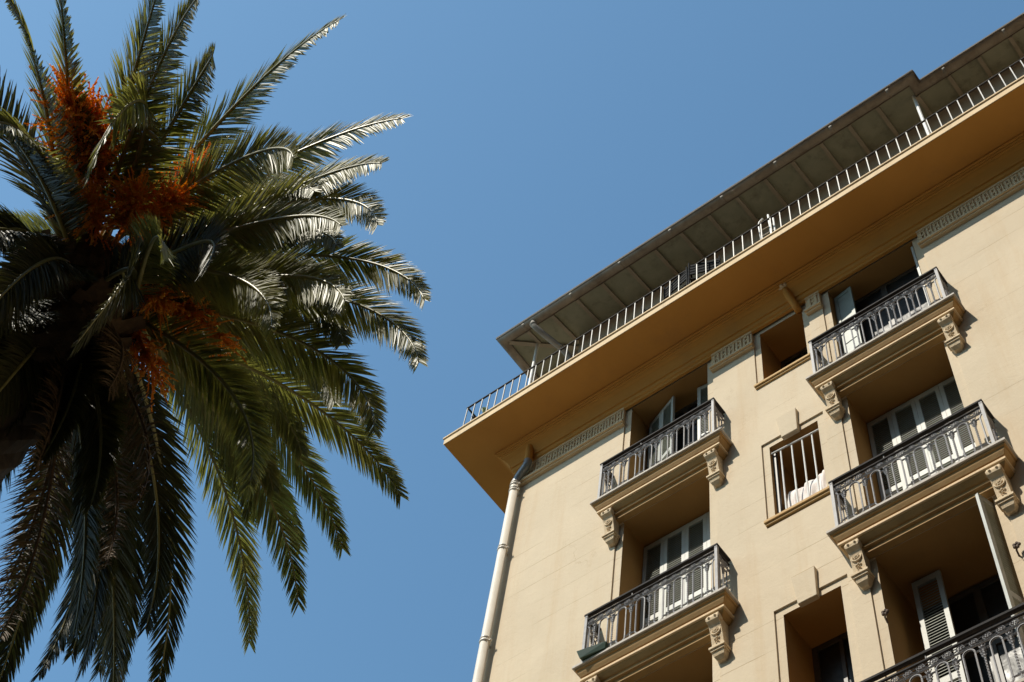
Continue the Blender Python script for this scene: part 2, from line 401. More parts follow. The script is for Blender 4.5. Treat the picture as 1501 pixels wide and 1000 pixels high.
def corbel_mesh(cx, zl):
    mb = MB(); hw = .085
    prof = [(.0, -.27), (.215, -.272), (.225, -.30), (.242, -.33), (.248, -.37), (.238, -.41), (.21, -.435), (.19, -.455), (.165, -.52), (.148, -.60), (.132, -.68), (.122, -.74), (.12, -.80), (0, -.80)]
    for sx, w in ((0, hw),):
        L = [(cx - w, WY - o, zl + z) for o, z in prof]; Rr = [(cx + w, WY - o, zl + z) for o, z in prof]
        mb.grid([L, Rr]); mb.face(L[::-1]); mb.face(Rr)
    # scroll eyes on the sides and roll at the top
    mb.tube([(cx - hw - .012, WY - .195, zl - .365), (cx + hw + .012, WY - .195, zl - .365)], .052, 12)
    # moulded base
    mb.box(cx - .115, cx + .115, WY - .155, WY + .01, zl - .84, zl - .80)
    mb.box(cx - .10, cx + .10, WY - .135, WY + .01, zl - .875, zl - .84)
    mb.grid([[(cx - .088, WY - .12, zl - .875), (cx + .088, WY - .12, zl - .875), (cx + .088, WY + .01, zl - .875), (cx - .088, WY + .01, zl - .875)],
             [(cx - .075, WY - .10, zl - .94), (cx + .075, WY - .10, zl - .94), (cx + .075, WY + .01, zl - .94), (cx - .075, WY + .01, zl - .94)],
             [(cx - .045, WY - .055, zl - .985), (cx + .045, WY - .055, zl - .985), (cx + .045, WY + .01, zl - .985), (cx - .045, WY + .01, zl - .985)]], True, True)
    # carved rosette and pendant leaf on the face
    fy = lambda z: WY - .17 + (z + .5) * -.16
    zc = -.545; y = WY - .157
    ring = [(cx + .062 * math.cos(a), y, zl + zc + .062 * math.sin(a)) for a in [k * math.pi / 8 for k in range(16)]]
    mb.tube(ring, .015, 6, closed=True)
    for k in range(6):
        a = k * math.pi / 3
        mb.ball((cx + .03 * math.cos(a), y - .004, zl + zc + .03 * math.sin(a)), .021, 6, 4)
    mb.ball((cx, y - .015, zl + zc), .018, 6, 4)
    for k, (dx, z, r) in enumerate(((0, -.655, .022), (-.028, -.67, .017), (.028, -.67, .017), (0, -.70, .016), (-.02, -.725, .012), (.02, -.725, .012))):
        mb.ball((cx + dx, WY - .128 - .01, zl + z), r, 6, 4)
    for sx in (-1, 1): mb.ball((cx + sx * .045, WY - .247, zl - .365), .02, 6, 4)
    return mb

def railing_mesh(cx, zl):
    """wrought and cast iron railing; dark flat handrail, guilloche band, stadium loops and twisted balusters"""
    mb = MB()
    X0, X1 = cx - 1.055, cx + 1.055; Y = WY - .285; zt = zl + 1.0
    H = lambda t: zl + t
    mb.m = 1
    mb.box(X0 - .03, X1 + .03, Y - .028, Y + .028, zt - .02, zt + .012)
    for xx in (X0, X1): mb.box(xx - .028, xx + .028, Y + .028, WY + .02, zt - .02, zt + .012)
    mb.box(X0, X1, Y - .014, Y + .014, zt - .115, zt - .093)
    for xx in (X0, X1): mb.box(xx - .012, xx + .012, Y + .014, WY + .02, zt - .115, zt - .093)
    mb.m = 0
    r = .0115
    for xx in (X0, X1):       # corner posts and wall posts
        mb.box(xx - .021, xx + .021, Y - .021, Y + .021, zl, zt - .02)
        mb.ball((xx, Y, zt - .055), .03, 6, 4)
    zb0, zb1 = zt - .125, zt - .225
    def bar(a, b2, rr=r): mb.tube([a, b2], rr, 5)
    def panel(P, L, rings, bays, ends=True):
        """P maps (s, z) to a point; s along the rail of length L"""
        bar(P(0, zb1 - .008), P(L, zb1 - .008), .0125)
        zc = (zb0 + zb1) / 2
        p = L / rings
        for k in range(rings):
            c = (k + .5) * p
            rr = .043
            mb.tube([P(c + rr * math.cos(a) * 1.05, zc + rr * math.sin(a)) for a in [j * math.pi / 6 for j in range(12)]], .0085, 4, closed=True)
            for j in range(4):
                a = j * math.pi / 2 + .6
                q = P(c + .017 * math.cos(a), zc + .017 * math.sin(a)); mb.ball(q, .0125, 5, 3)
            c2 = (k + 1) * p
            if k < rings - 1:
                ro = (p - 2 * rr) / 2 + .012
                mb.tube([P(c2 + ro * math.cos(a), zc + .024 * math.sin(a)) for a in [j * math.pi / 4 for j in range(8)]], .0085, 4, closed=True)
        pb = L / bays; hs = .066
        ztop = zb1 - .03; zbot = H(.03)
        for k in range(bays + 1):
            c = k * pb
            if k in (0, bays):
                sg = 1 if k == 0 else -1
                pts = [P(c + sg * .012, ztop), P(c + sg * (hs * .7), ztop - .02), P(c + sg * hs, ztop - .065), P(c + sg * hs, zbot + .065), P(c + sg * hs * .7, zbot + .02), P(c + sg * .012, zbot)]
                mb.tube(pts, r, 5)
                continue
            pts = []
            for j in range(9):
                a = math.pi * j / 8; pts.append(P(c + hs * math.cos(a), ztop - .066 + hs * math.sin(a)))
            for j in range(9):
                a = math.pi + math.pi * j / 8; pts.append(P(c + hs * math.cos(a), zbot + .066 + hs * math.sin(a)))
            mb.tube(pts, r, 5, closed=True)
            mb.tube([P(c, zbot - .03), P(c, zbot)], .01, 5)
        for k in range(bays):
            a, b2 = k * pb + hs, (k + 1) * pb - hs; c = (a + b2) / 2
            bar(P(a - .01, ztop - .075), P(b2 + .01, ztop - .075)); bar(P(a - .01, zbot + .075), P(b2 + .01, zbot + .075))
            zz0, zz1 = zbot + .075, ztop - .075
            # cast baluster of stacked beads, leaf head and foot
            n = 13
            rs = []; pts = []
            for j in range(n * 2 + 1):
                t = j / (n * 2)
                z = zz0 + (zz1 - zz0) * t
                pts.append(P(c, z)); rs.append((.0075 if j % 2 == 0 else .0165) * (1.25 if .78 < t < .93 else 1))
            mb.tube(pts, rs, 5)
            for dz, w in ((-.02, .045), (-.06, .034), (-.10, .026)):
                mb.tube([P(c - w, zz1 + dz + .018), P(c - w * .5, zz1 + dz - .008), P(c, zz1 + dz - .012), P(c + w * .5, zz1 + dz - .008), P(c + w, zz1 + dz + .018)], .0085, 4)
            mb.tube([P(c - .035, ztop - .012), P(c - .02, ztop - .045), P(c, ztop - .052), P(c + .02, ztop - .045), P(c + .035, ztop - .012)], .009, 4)
            mb.ball(P(c, ztop - .03), .016, 5, 3)
            mb.tube([P(c - .03, zz0 + .025), P(c, zz0 + .002), P(c + .03, zz0 + .025)], .008, 4)
            mb.tube([P(c, zbot - .03), P(c, zz0)], .009, 5)
    panel(lambda s_, z: (X0 + s_, Y, z), X1 - X0, 14, 7)
    for xx in (X0, X1): panel(lambda s_, z, xx=xx: (xx, Y + s_, z), .285, 2, 1)
    mb.tube([(cx - .3, Y, zt - .095), (cx - .3, Y, zt + .04)], .009, 5)
    return mb

balc0 = None
def place_balcony(cx, row, label):
    global balc0
    zl = ZL - 3.85 * row
    org = W((cx, WY, zl))
    if balc0 is None:
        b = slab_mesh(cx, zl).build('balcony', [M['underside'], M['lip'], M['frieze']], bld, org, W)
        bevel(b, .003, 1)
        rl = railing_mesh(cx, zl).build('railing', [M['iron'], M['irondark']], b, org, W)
        c1 = corbel_mesh(cx - .935, zl).build('corbel', M['stone'], b, W((cx - .935, WY, zl)), W); bevel(c1, .004, 2)
        c2 = copy_obj(c1, b, W((cx + .935, WY, zl)))
        balc0 = (b, rl, c1)
    else:
        b = copy_obj(balc0[0], bld, org)
        copy_obj(balc0[1], b, org)
        copy_obj(balc0[2], b, W((cx - .935, WY, zl))); copy_obj(balc0[2], b, W((cx + .935, WY, zl)))
    return b
for cx, row in ((-7.405, 0), (-7.405, 1), (-3.545, 0), (-3.545, 1), (-3.545, 2)): place_balcony(cx, row, None)

# shutters, windows ---------------------------------------------------------
YW = 10.64
def leaf_panel(mb, o, ux, w, z0, z1, mid=.45, thick=.04, solid=False):
    """louvred leaf from hinge point o=(x,y) along unit 2D direction ux"""
    n = Vector((-ux[1], ux[0], 0)); u = Vector((ux[0], ux[1], 0))
    P = lambda s_, d, z: Vector((o[0], o[1], 0)) + u * s_ + n * d + Vector((0, 0, z))
    st = .06
    def bx(s0, s1, za, zb, d0=0., d1=thick):
        mb.obox(P(s0, d0, za), u * (s1 - s0), n * (d1 - d0), Vector((0, 0, zb - za)))
    mb.m = 0
    bx(0, st, z0, z1); bx(w - st, w, z0, z1)
    zm = z0 + (z1 - z0) * mid
    for za, zb in ((z0, z0 + .13), (zm - .05, zm + .05), (z1 - .1, z1)): bx(st, w - st, za, zb, .002, thick - .002)
    mb.m = 1
    for za, zb in ((z0 + .13, zm - .05), (zm + .05, z1 - .1)):
        if solid:
            bx(st, w - st, za, zb, .012, thick - .012); continue
        k = int((zb - za) / .047); p = (zb - za) / k
        for i in range(k):
            z = za + i * p
            # slat slopes down towards the street
            mb.obox(P(st, .003, z), u * (w - 2 * st), n * (thick - .008) + Vector((0, 0, .034)), Vector((0, -.0, .0085)))
shut0 = {}
def shutter(hx, hy, ang, w, z0, z1, solid=False, mats=None):
    """hinge at (hx,hy); ang measured from +x, turning towards the street is negative"""
    key = (round(w, 3), round(z1 - z0, 3), solid, mats is None)
    mats = mats or [M['shutter'], M['louvre']]
    org = W((hx, hy, z0))
    if key not in shut0:
        mb = MB(); leaf_panel(mb, (0, 0), (1, 0), w, 0, z1 - z0, solid=solid)
        o = mb.build('shutter', mats, bld, org, lambda p: (Vector(p) * S + Vector(org)))
        shut0[key] = o
    else: o = copy_obj(shut0[key], bld, org)
    o.rotation_euler = (0, 0, ang)
    return o
def french_window(cx, hw, z0, z1, y=10.9):
    mb = MB()
    for a, b2 in ((cx - hw, cx - hw + .07), (cx + hw - .07, cx + hw), (cx - .05, cx + .05)): mb.box(a, b2, y, y + .06, z0, z1)
    for za, zb in ((z0, z0 + .35), (z0 + 2.2, z0 + 2.28), (z1 - .08, z1)):
        mb.box(cx - hw + .07, cx - .05, y + .003, y + .057, za, zb); mb.box(cx + .05, cx + hw - .07, y + .003, y + .057, za, zb)
    org = W((cx, y, z0))
    o = mb.build('window', M['wood'], bld, org, W)
    mb = MB(); mb.box(cx - hw + .06, cx + hw - .06, y + .025, y + .035, z0 + .3, z1 - .06)
    mb.build('pane', M['glass'], o, org, W)
    return o
def lintel(cx, z1):
    mb = MB(); mb.box(cx - HW + .002, cx + HW - .002, YW - .03, YW + .30, z1 - .12, z1 - .003)
    return mb
lw = (2 * HW - .02) / 4
zt_ = {0: (19.24, 22.15), 1: (15.39, 18.7), 2: (11.54, 14.85)}
# column A: top row - left pair stands ajar, right leaf folded back
x0 = CA - HW + .01
z0, z1 = zt_[0]
french_window(CA, HW - .004, z0, z1 + .04, 10.50)
a = R(-20); lg = .345
shutter(x0 + .07, 10.43, a, lg, z0, z1, False)
shutter(x0 + .07 + math.cos(a) * (lg + .004), 10.43 + math.sin(a) * (lg + .004), a, lg, z0, z1)
shutter(CA - HW + .01 + 3 * lw, 10.30, R(4), lw - .004, z0, z1)
# closed sets
YSH = 10.52
def closed(cx, row, leaves=(0, 1, 2, 3), sx=0.):
    z0, z1 = zt_[row]
    for k in leaves:
        shutter(cx - HW + .01 + k * lw + .002 + sx, YSH, 0, lw - .004, z0, z1)
closed(CA, 1); closed(CB, 1); closed(CA, 2)
# column B top row: one leaf half closed, one folded out against the right jamb
x0 = CB - HW + .01
z0, z1 = zt_[0]
french_window(CB, HW - .004, z0, z1 + .04, 10.42)
shutter(x0 + .01, 10.16, R(-7), .335, z0, z1 - .02, True, [M['green'], M['green']])
shutter(CB + HW - .012, 10.46, R(-98), lw - .004, z0, z1)
# column B third row: one closed leaf at the left, one wide open at the right
z0, z1 = zt_[2]
french_window(CB, HW, z0, z1, 10.95)
closed(CB, 2, (0,), .16)
shutter(CB + HW - .012, 10.20, R(-108), lw, z0, z1)
mb = MB()     # panels behind the railing, painted white in place of sun glare
for a, b2 in ((CB - .33, CB + .02), (CB + .04, CB + .39), (CB + .41, CB + .73)):
    mb.box(a, b2, YW + .02, YW + .07, z0, z0 + 1.12); mb.box(a + .05, b2 - .05, YW + .008, YW + .019, z0 + .12, z0 + 1.0)
bevel(mb.build('glare_panel', M['glare_panel'], bld, W((CB, YW, z0)), W), .006, 1)

def small_window(x0, x1, z0, z1, y=YW):
    mb = MB(); t = .075
    mb.box(x0, x0 + t, y, y + .07, z0, z1); mb.box(x1 - t, x1, y, y + .07, z0, z1)
    mb.box(x0 + t, x1 - t, y + .002, y + .068, z1 - t, z1); mb.box(x0 + t, x1 - t, y + .002, y + .068, z0, z0 + t)
    xm = (x0 + x1) / 2; mb.box(xm - .025, xm + .025, y + .004, y + .066, z0 + t, z1 - t)
    i0, i1 = x0 + t, x1 - t
    org = W(((x0 + x1) / 2, y, z0))
    o = mb.build('window', M['wood'], bld, org, W)
    mb = MB(); mb.box(i0 - .01, i1 + .01, y + .03, y + .04, z0 + t - .01, z1 - t + .01); mb.build('pane', M['glass'], o, org, W)
for (a, b2, c, d) in (WIN[0], WIN[2]): small_window(a + .003, b2 - .003, c + .003, d - .003)
mb = MB(); a, b2, c, d = WIN[1]
mb.box(a + .003, b2 - .003, 10.9, 10.94, c, d - .003)
# sills
for (a, b2, c, d) in WIN:
    mb = MB(); mb.box(a - .135, b2 + .075, WY - .055, WY + .35, c - .085, c - .03); mb.box(a - .125, b2 + .065, WY - .03, WY + .02, c - .125, c - .085)
    mb.box(a + .001, b2 - .001, WY + .0, WY + .5, c - .029, c + .012)
    o = mb.build('window_sill', M['trim'], bld, W(((a + b2) / 2, WY, c)), W); bevel(o, .006, 2)
# keystones
for zt in (18.71, 14.87):
    mb = MB(); xm = -5.25
    z0, z1 = zt - .16, zt + .385
    f = WY - .045
    mb.grid([[(xm - .125, f, z0), (xm + .14, f, z0), (xm + .14, WY + .03, z0), (xm - .125, WY + .03, z0)],
             [(xm - .175, f - .02, z1), (xm + .16, f - .02, z1), (xm + .16, WY + .03, z1), (xm - .175, WY + .03, z1)]], True, True)
    bevel(mb.build('keystone', M['wall'], bld, W((xm, WY, z0)), W), .008, 2)
# barred window
mb = MB(); yb = 10.08
mb.tube([(-5.63, yb - .015, 18.46), (-4.81, yb - .015, 18.41)], .016, 8)
for x in (-5.47, -5.29, -5.12, -4.96): mb.tube([(x, yb, 16.74), (x, yb, 18.46)], .0135, 8)
mb.build('window_bars', M['white'], bld, W((-5.22, yb, 16.78)), W)
mb = MB(); mb.box(-5.62 + .003, -5.62 + .05, 10.1, 10.16, 16.8, 18.58)
mb.build('window_frame', M['wood'], bld, W((-5.6, 10.1, 16.8)), W)
# shutter stops
for x, z in ((-4.32, 13.72), (-2.70, 13.74)):
    mb = MB(); mb.tube([(x, WY + .03, z - .02), (x + .01, WY - .04, z), (x + .035, WY - .065, z + .02)], .012, 5)
    for k in range(5):
        a = k * 1.257; mb.ball((x + .035 + .03 * math.cos(a), WY - .075, z + .03 + .03 * math.sin(a)), .022, 6, 4)
    mb.build('shutter_stop', M['rust'], bld, W((x, WY, z)), W)

# downpipes
mb = MB(); yp = 9.88; xp = -10.545; r = .072
mb.m = 2; mb.tube([(-10.30, 9.83, ZS + .0), (-10.285, 9.84, 22.3), (-10.29, 9.84, 22.12)], r * .98, 14, False)
mb.m = 1; mb.tube([(-10.29, 9.84, 22.14), (-10.295, 9.84, 22.05), (-10.335, 9.845, 21.97), (-10.42, 9.86, 21.9), (-10.50, 9.875, 21.83), (-10.54, yp, 21.75), (xp, yp, 21.66)], r * 1.03, 14, False)
mb.m = 0; mb.tube([(xp, yp, 21.69), (xp, yp, ZG)], r, 16)
for z in (21.62, 21.44, 19.73, 17.40, 15.1, 12.8):
    mb.tube([(xp, yp, z - .035), (xp, yp, z - .025), (xp, yp, z + .005), (xp, yp, z + .012)], [r * 1.01, r * 1.2, r * 1.2, r * 1.01], 16)
    mb.tube([(xp, yp, z + .04), (xp, yp, z + .05), (xp, yp, z + .075), (xp, yp, z + .085)], [r * 1.01, r * 1.13, r * 1.13, r * 1.01], 16)
    mb.box(xp + r * .9, xp + r * 1.7, yp - .012, yp + .02, z - .02, z + .0)
    mb.box(xp - .01, xp + .01, yp + r * .9, WY + .02, z - .02, z + .02)
mb.build('downpipe', [M['pipe'], M['elbow'], M['soffit']], bld, W((xp, yp, ZG)), W, smooth=True)
mb = MB()
mb.tube([(-4.955, 9.80, 22.68), (-4.93, 9.84, 22.45), (-4.87, 9.93, 22.14), (-4.865, 10.03, 22.06)], .062, 14)
mb.m = 1
for k in range(7):
    a = k * 2 * math.pi / 7
    mb.ball((-4.955 + .075 * math.cos(a), 9.80 + .075 * math.sin(a), 22.66), .04, 6, 4)
mb.tube([(-4.955, 9.80, 22.77), (-4.955, 9.80, 22.62)], .08, 10)
mb.build('overflow_pipe', [M['soffit'], M['stone']], bld, W((-4.9, 9.85, 22.4)), W, smooth=True)

# terrace railing
YR = 9.12; RX0 = -11.39
mb = MB(); zr = 24.02
mb.box(RX0 - .02, XR, YR - .015, YR + .015, zr - .012, zr + .012)
mb.box(RX0 - .015, RX0 + .015, YR + .015, 19, zr - .012, zr + .012)
mb.box(RX0, XR, YR - .01, YR + .01, ZT + .05, ZT + .072)
mb.box(RX0 - .01, RX0 + .01, YR + .012, 19, ZT + .05, ZT + .072)
tr = mb.build('terrace_railing', M['irondark'], bld, W((-5, YR, ZT)), W)
bal = None
k = 0; x = RX0
while x < .9:
    org = W((x, YR, ZT))
    if bal is None:
        mb = MB(); mb.box(x - .0085, x + .0085, YR - .0085, YR + .0085, ZT, zr - .012); bal = mb.build('baluster', M['railgrey'], tr, org, W)
    else: copy_obj(bal, tr, org)
    x += .18 if x < -9 else .1885
mb = MB(); xx = RX0
yy = YR + .3
for k in range(34):
    mb.box(RX0 - .012, RX0 + .012, yy - .012, yy + .012, ZT, zr - .012); yy += .28
o = mb.build('baluster', M['railgrey'], tr, W((RX0, 12, ZT)), W)

# penthouse and roof
PX = -9.55; PY = 9.92
def kz(y): return 26.0 + .25 * (y - 8.95)
pops = [(-8.9, -7.9, 23.05, 25.2), (-6.6, -5.6, 23.05, 25.2), (-4.4, -3.4, 23.05, 25.2), (-3.15, -2.2, 23.05, 25.2), (-.9, .1, 23.05, 25.2)]
mb = MB(); heightfield(mb, PX, XR, ZT, 26.22, pops, [], PY, 0, .12)
mb.box(PX, PX + .3, PY + .004, 19, ZT, 26.2)
pw = mb.build('penthouse_wall', M['pent'], bld, W((-1, PY, ZT)), W)
wi = None
for (a, b2, c, d) in pops:
    org = W(((a + b2) / 2, PY, c))
    if wi is None:
        mb = MB(); t = .07; y = PY + .06
        for p, q in ((a, a + t), (b2 - t, b2), ((a + b2) / 2 - .04, (a + b2) / 2 + .04)): mb.box(p + .002, q - .002, y, y + .05, c, d - .002)
        mb.box(a + t, b2 - t, y + .002, y + .048, d - .08, d - .004); mb.box(a + t, b2 - t, y + .002, y + .048, c, c + .3)
        wi = mb.build('window', M['green'], pw, org, W)
        mb = MB(); mb.box(a + t - .01, b2 - t + .01, y + .02, y + .03, c + .29, d - .07); pane = mb.build('pane', M['glass'], wi, org, W)
    else:
        w2 = copy_obj(wi, pw, org); copy_obj(pane, w2, org)
JX = -1.575
def roof_sheet(mb, dz, inset):
    i = inset
    F0 = (-10.89 + i, 8.95 + i); J1 = (JX - i, 8.95 + i); J2 = (JX - i, 9.20 + i); E = (XR, 9.20 + i)
    top = 13.5
    hp = (F0[0] + (top - F0[1]), top)
    z = lambda p: kz(p[1]) + dz
    # front slope
    T = [F0, J1, J2, E, (XR, top), (JX, top), hp]
    mb.face([(*p, z(p)) for p in (F0, J1, (J1[0], top), hp)]); mb.face([(*p, z(p)) for p in (J2, E, (XR, top), (J2[0], top))])
    zl = lambda p: 26.0 + .25 * (p[0] + 10.89) + dz
    L = [F0, hp, (hp[0], 20), (F0[0], 20)]
    mb.face([(*p, zl(p)) for p in L])
    mb.face([(hp[0], top, z(hp)), (XR, top, z(hp)), (XR, 20, z(hp)), (hp[0], 20, z(hp))])
mb = MB(); mb.m = 0; roof_sheet(mb, .02, .0); mb.m = 1; roof_sheet(mb, -.05, .16)
# eave board behind the gutter (vertical)
mb.m = 2
def board(p, q, n):
    for (a, b2) in ((p, q),):
        pass
mb.box(-10.73, JX - .19, 9.13, 9.165, 25.955, 26.07); mb.box(JX - .19, JX - .155, 9.13, 9.36, 25.99, 26.11); mb.box(JX - .155, XR, 9.38, 9.415, 26.02, 26.13)
mb.box(-10.73, -10.695, 9.17, 20, 25.955, 26.07)
roof = mb.build('roof', [M['tile'], M['eave'], M['zincdark']], bld, W((-1, 11, 26)), W)
# gutter: half round with a flat rim
gm = MB()
def gutter(path, r=.088):
    """path of (x,y,z) with outward normals handled by a cross-section in the plane of the bend"""
    rows = []
    n = 9
    for i, p in enumerate(path):
        p = Vector(p)
        d0 = (Vector(path[i]) - Vector(path[i - 1])).normalized() if i > 0 else None
        d1 = (Vector(path[i + 1]) - p).normalized() if i < len(path) - 1 else None
        t = d1 if d0 is None else d0 if d1 is None else (d0 + d1).normalized()
        outv = Vector((t.y, -t.x, 0)).normalized()
        sc = 1.
        if d0 is not None and d1 is not None:
            o0 = Vector((d0.y, -d0.x, 0)).normalized(); sc = 1 / max(.3, outv.dot(o0))
        row = [p + outv * sc * (r + .018) + Vector((0, 0, .018)), p + outv * sc * (r + .018) + Vector((0, 0, .0))]
        for j in range(n):
            a = math.pi * j / (n - 1)
            row.append(p + outv * sc * r * math.cos(a) + Vector((0, 0, -r * math.sin(a))))
        row.append(p - outv * sc * (r * .99) + Vector((0, 0, .05)))
        rows.append(row)
    gm.grid(rows)
    for a, b2 in zip(path[:-1], path[1:]):
        a, b2 = Vector(a), Vector(b2); L = (b2 - a).length; d = (b2 - a) / L; outv = Vector((d.y, -d.x, 0))
        k = 1
        if L < .8: continue
        s_ = .55
        while s_ < L - .1:
            c = a + d * s_
            ro = [[c + d * w + outv * rr * math.cos(.35 + (math.pi - .5) * j / 8) + Vector((0, 0, -rr * math.sin(.35 + (math.pi - .5) * j / 8))) for j in range(9)] for w, rr in ((-.03, r * 1.005), (-.018, r * 1.04), (.018, r * 1.04), (.03, r * 1.005))]
            gm.grid(ro); s_ += 1.16
gy = 9.06
gutter([(-10.78, 20, 25.99), (-10.78, gy, 25.99), (JX - .11, gy, 25.99), (JX - .11, 9.31, 26.05), (XR, 9.31, 26.05)])
# light strip along the tile edge
gut = gm.build('gutter', M['zinc'], roof, W((-5, gy, 26)), W, smooth=True)
sol = gut.modifiers.new('thickness', 'SOLIDIFY'); sol.thickness = .006
mb = MB(); mb.box(-10.885, JX - .0, 8.95, 8.985, 26.012, 26.045); mb.box(JX + .02, XR, 9.2, 9.235, 26.072, 26.105); mb.box(-10.885, -10.85, 8.99, 20, 26.012, 26.045)
mb.box(JX - .03, JX + .005, 8.99, 9.24, 26.012, 26.1)
mb.build('roof_edge', M['zincdark'], roof, W((-5, 8.95, 26.03)), W)
raf = None
def rafter(a, b2, name='rafter', w=.036, h=.055):
    a, b2 = Vector(a), Vector(b2); d = (b2 - a); side = Vector((d.y, -d.x, 0)).normalized() * w
    mb = MB(); mb.obox(a - side - Vector((0, 0, h)), side * 2, d, Vector((0, 0, h)))
    return mb.build(name, M['rafter'], roof, W(a), W)
for x in (-10.25, -9.65, -9.05, -8.45, -7.85, -7.22, -6.62, -6.0, -5.38, -4.77, -4.18, -3.58, -3.0, -2.42):
    if x < -9.7: y1 = 8.95 + (x + 10.89) - .05
    else: y1 = 10.0
    org = W((x, 9.17, kz(9.17) - .052))
    if x > -9.3 and raf is not None: copy_obj(raf, roof, org)
    elif y1 > 9.3:
        o = rafter((x, 9.17, kz(9.17) - .052), (x, y1, kz(y1) - .052))
        if x == -9.05: raf = o
for x in (-1.75, -1.13, -.55, .05, .65, 1.3):
    rafter((x, 9.42, kz(9.42) - .052), (x, 10.0, kz(10.0) - .052))
rafter((-10.69, 9.15, kz(9.15) - .056), (-9.5, 10.34, kz(10.34) - .056), 'hip_rafter', .04, .06)
for y in (10.2, 10.8, 11.4, 12.0, 12.6, 13.2, 13.8):
    rafter((-10.69, y, 26.0 + .05 - .052), (-9.5, y, 26.0 + .347 - .052))
for x, y in ((-10.29, 9.53), (-1.81, 9.40)):
    mb = MB(); mb.tube([(x, y, ZT), (x, y, kz(y) - .05)], .033, 10); mb.box(x - .06, x + .06, y - .06, y + .06, ZT, ZT + .02)
    mb.build('roof_post', M['white'], roof, W((x, y, ZT)), W)
mb = MB()     # swan-neck downpipe from the eave to the penthouse corner
mb.tube([(-10.02, 9.06, 25.95), (-10.02, 9.07, 25.83), (-9.98, 9.12, 25.74), (-9.88, 9.3, 25.6), (-9.72, 9.6, 25.4), (-9.64, 9.78, 25.25), (-9.62, 9.84, 25.1), (-9.62, 9.84, ZT)], .06, 12)
for p in ((-10.02, 9.07, 25.84), (-9.72, 9.6, 25.4), (-9.62, 9.84, 24.4)): mb.ball(p, .075, 10, 6, (1, 1, .7))
mb.build('roof_downpipe', M['zinc'], roof, W((-9.8, 9.5, 25)), W, smooth=True)

# ------------------------------------------------------------------ loose things on the building
# crumpled cloth on the barred sill
mb = MB(); rr = random.Random(3)
nx, ny = 60, 40; rows = []
for j in range(ny + 1):
    t = j / ny; row = []
    for i in range(nx + 1):
        s_ = i / nx
        x = -5.50 + s_ * .66
        prof = [(10.13, 16.80), (10.12, 17.05), (10.13, 17.35), (10.16, 17.55), (10.22, 17.66), (10.34, 17.6), (10.45, 17.2), (10.5, 16.82)]
        q = t * (len(prof) - 1); k = min(int(q), len(prof) - 2); f = q - k
        y = prof[k][0] * (1 - f) + prof[k + 1][0] * f; z = prof[k][1] * (1 - f) + prof[k + 1][1] * f
        hgt = .82 + .15 * s_ + .02 * math.sin(s_ * 9)
        z = 16.80 + (z - 16.80) * hgt
        y += .022 * math.sin(s_ * 17 + t * 5) + .014 * math.sin(s_ * 29 - t * 8) + .006 * math.sin(s_ * 47 + 3 * t)
        z += .012 * math.sin(s_ * 15 + t * 9) * math.sin(t * math.pi)
        row.append((x + .012 * math.sin(t * 8 + s_ * 5), y + .02, max(16.80, z)))
    rows.append(row)
mb.grid(rows)
cl = mb.build('laundry_cloth', M['cloth'], None, W((-5.2, 10.2, 16.80)), W, smooth=True)
tag(cl, 'crumpled pale pink and white cloth bundled on the sill behind the white window bars', 'cloth')
# green plastic tray on the slab edge of the lower left balcony
mb = MB(); zl = ZL - 3.85 + .003
rows = []
for z, g_ in ((0, 0.), (.12, .03)):
    rows.append([(-8.44 - g_, 9.62 - g_ * 1.3, zl + z), (-8.06 + g_, 9.66 - g_, zl + z * .7), (-8.06 + g_, 9.705, zl + z * .7), (-8.44 - g_, 9.705, zl + z)])
for z, g_ in ((.12, .02), (.03, -.01)):
    rows.append([(-8.44 - g_, 9.62 - g_ * 1.3, zl + z), (-8.06 + g_, 9.66 - g_, zl + z * .7), (-8.06 + g_, 9.700, zl + z * .7), (-8.44 - g_, 9.700, zl + z)])
mb.grid(rows, True, True)
tag(mb.build('plastic_tray', M['greentray'], None, W((-8.25, 9.66, zl)), W), 'dark green plastic tray lying on the slab edge of the lowest left balcony', 'tray')

# terrace pots and furniture
def pot(x, y, r, h):
    mb = MB(); n = 14
    pr = [(.0, .001), (r * .7, .001), (r, h * .86), (r * 1.1, h * .86), (r * 1.1, h), (r * .92, h), (r * .9, h * .9), (0, h * .88)]
    mb.grid([[(x + a * math.cos(2 * math.pi * k / n), y + a * math.sin(2 * math.pi * k / n), ZT + z) for k in range(n)] for a, z in pr], True)
    return mb
def blade(mb, base, d, L, w, th, curve=.2):
    """fleshy pointed leaf"""
    d = Vector(d).normalized(); side = d.cross(Vector((0, 0, 1)));
    side = side.normalized() if side.length > .05 else Vector((1, 0, 0))
    up = side.cross(d); rows = []
    for k in range(7):
        t = k / 6; p = Vector(base) + d * (L * t) + Vector((0, 0, -curve * L * t * t))
        ww = w * (math.sin(math.pi * (.12 + .88 * t)) ** .8) + .002
        rows.append([p - side * ww, p + up * th * (1 - t), p + side * ww, p - up * th * (1 - t) * .8])
    mb.grid(rows, True, True)
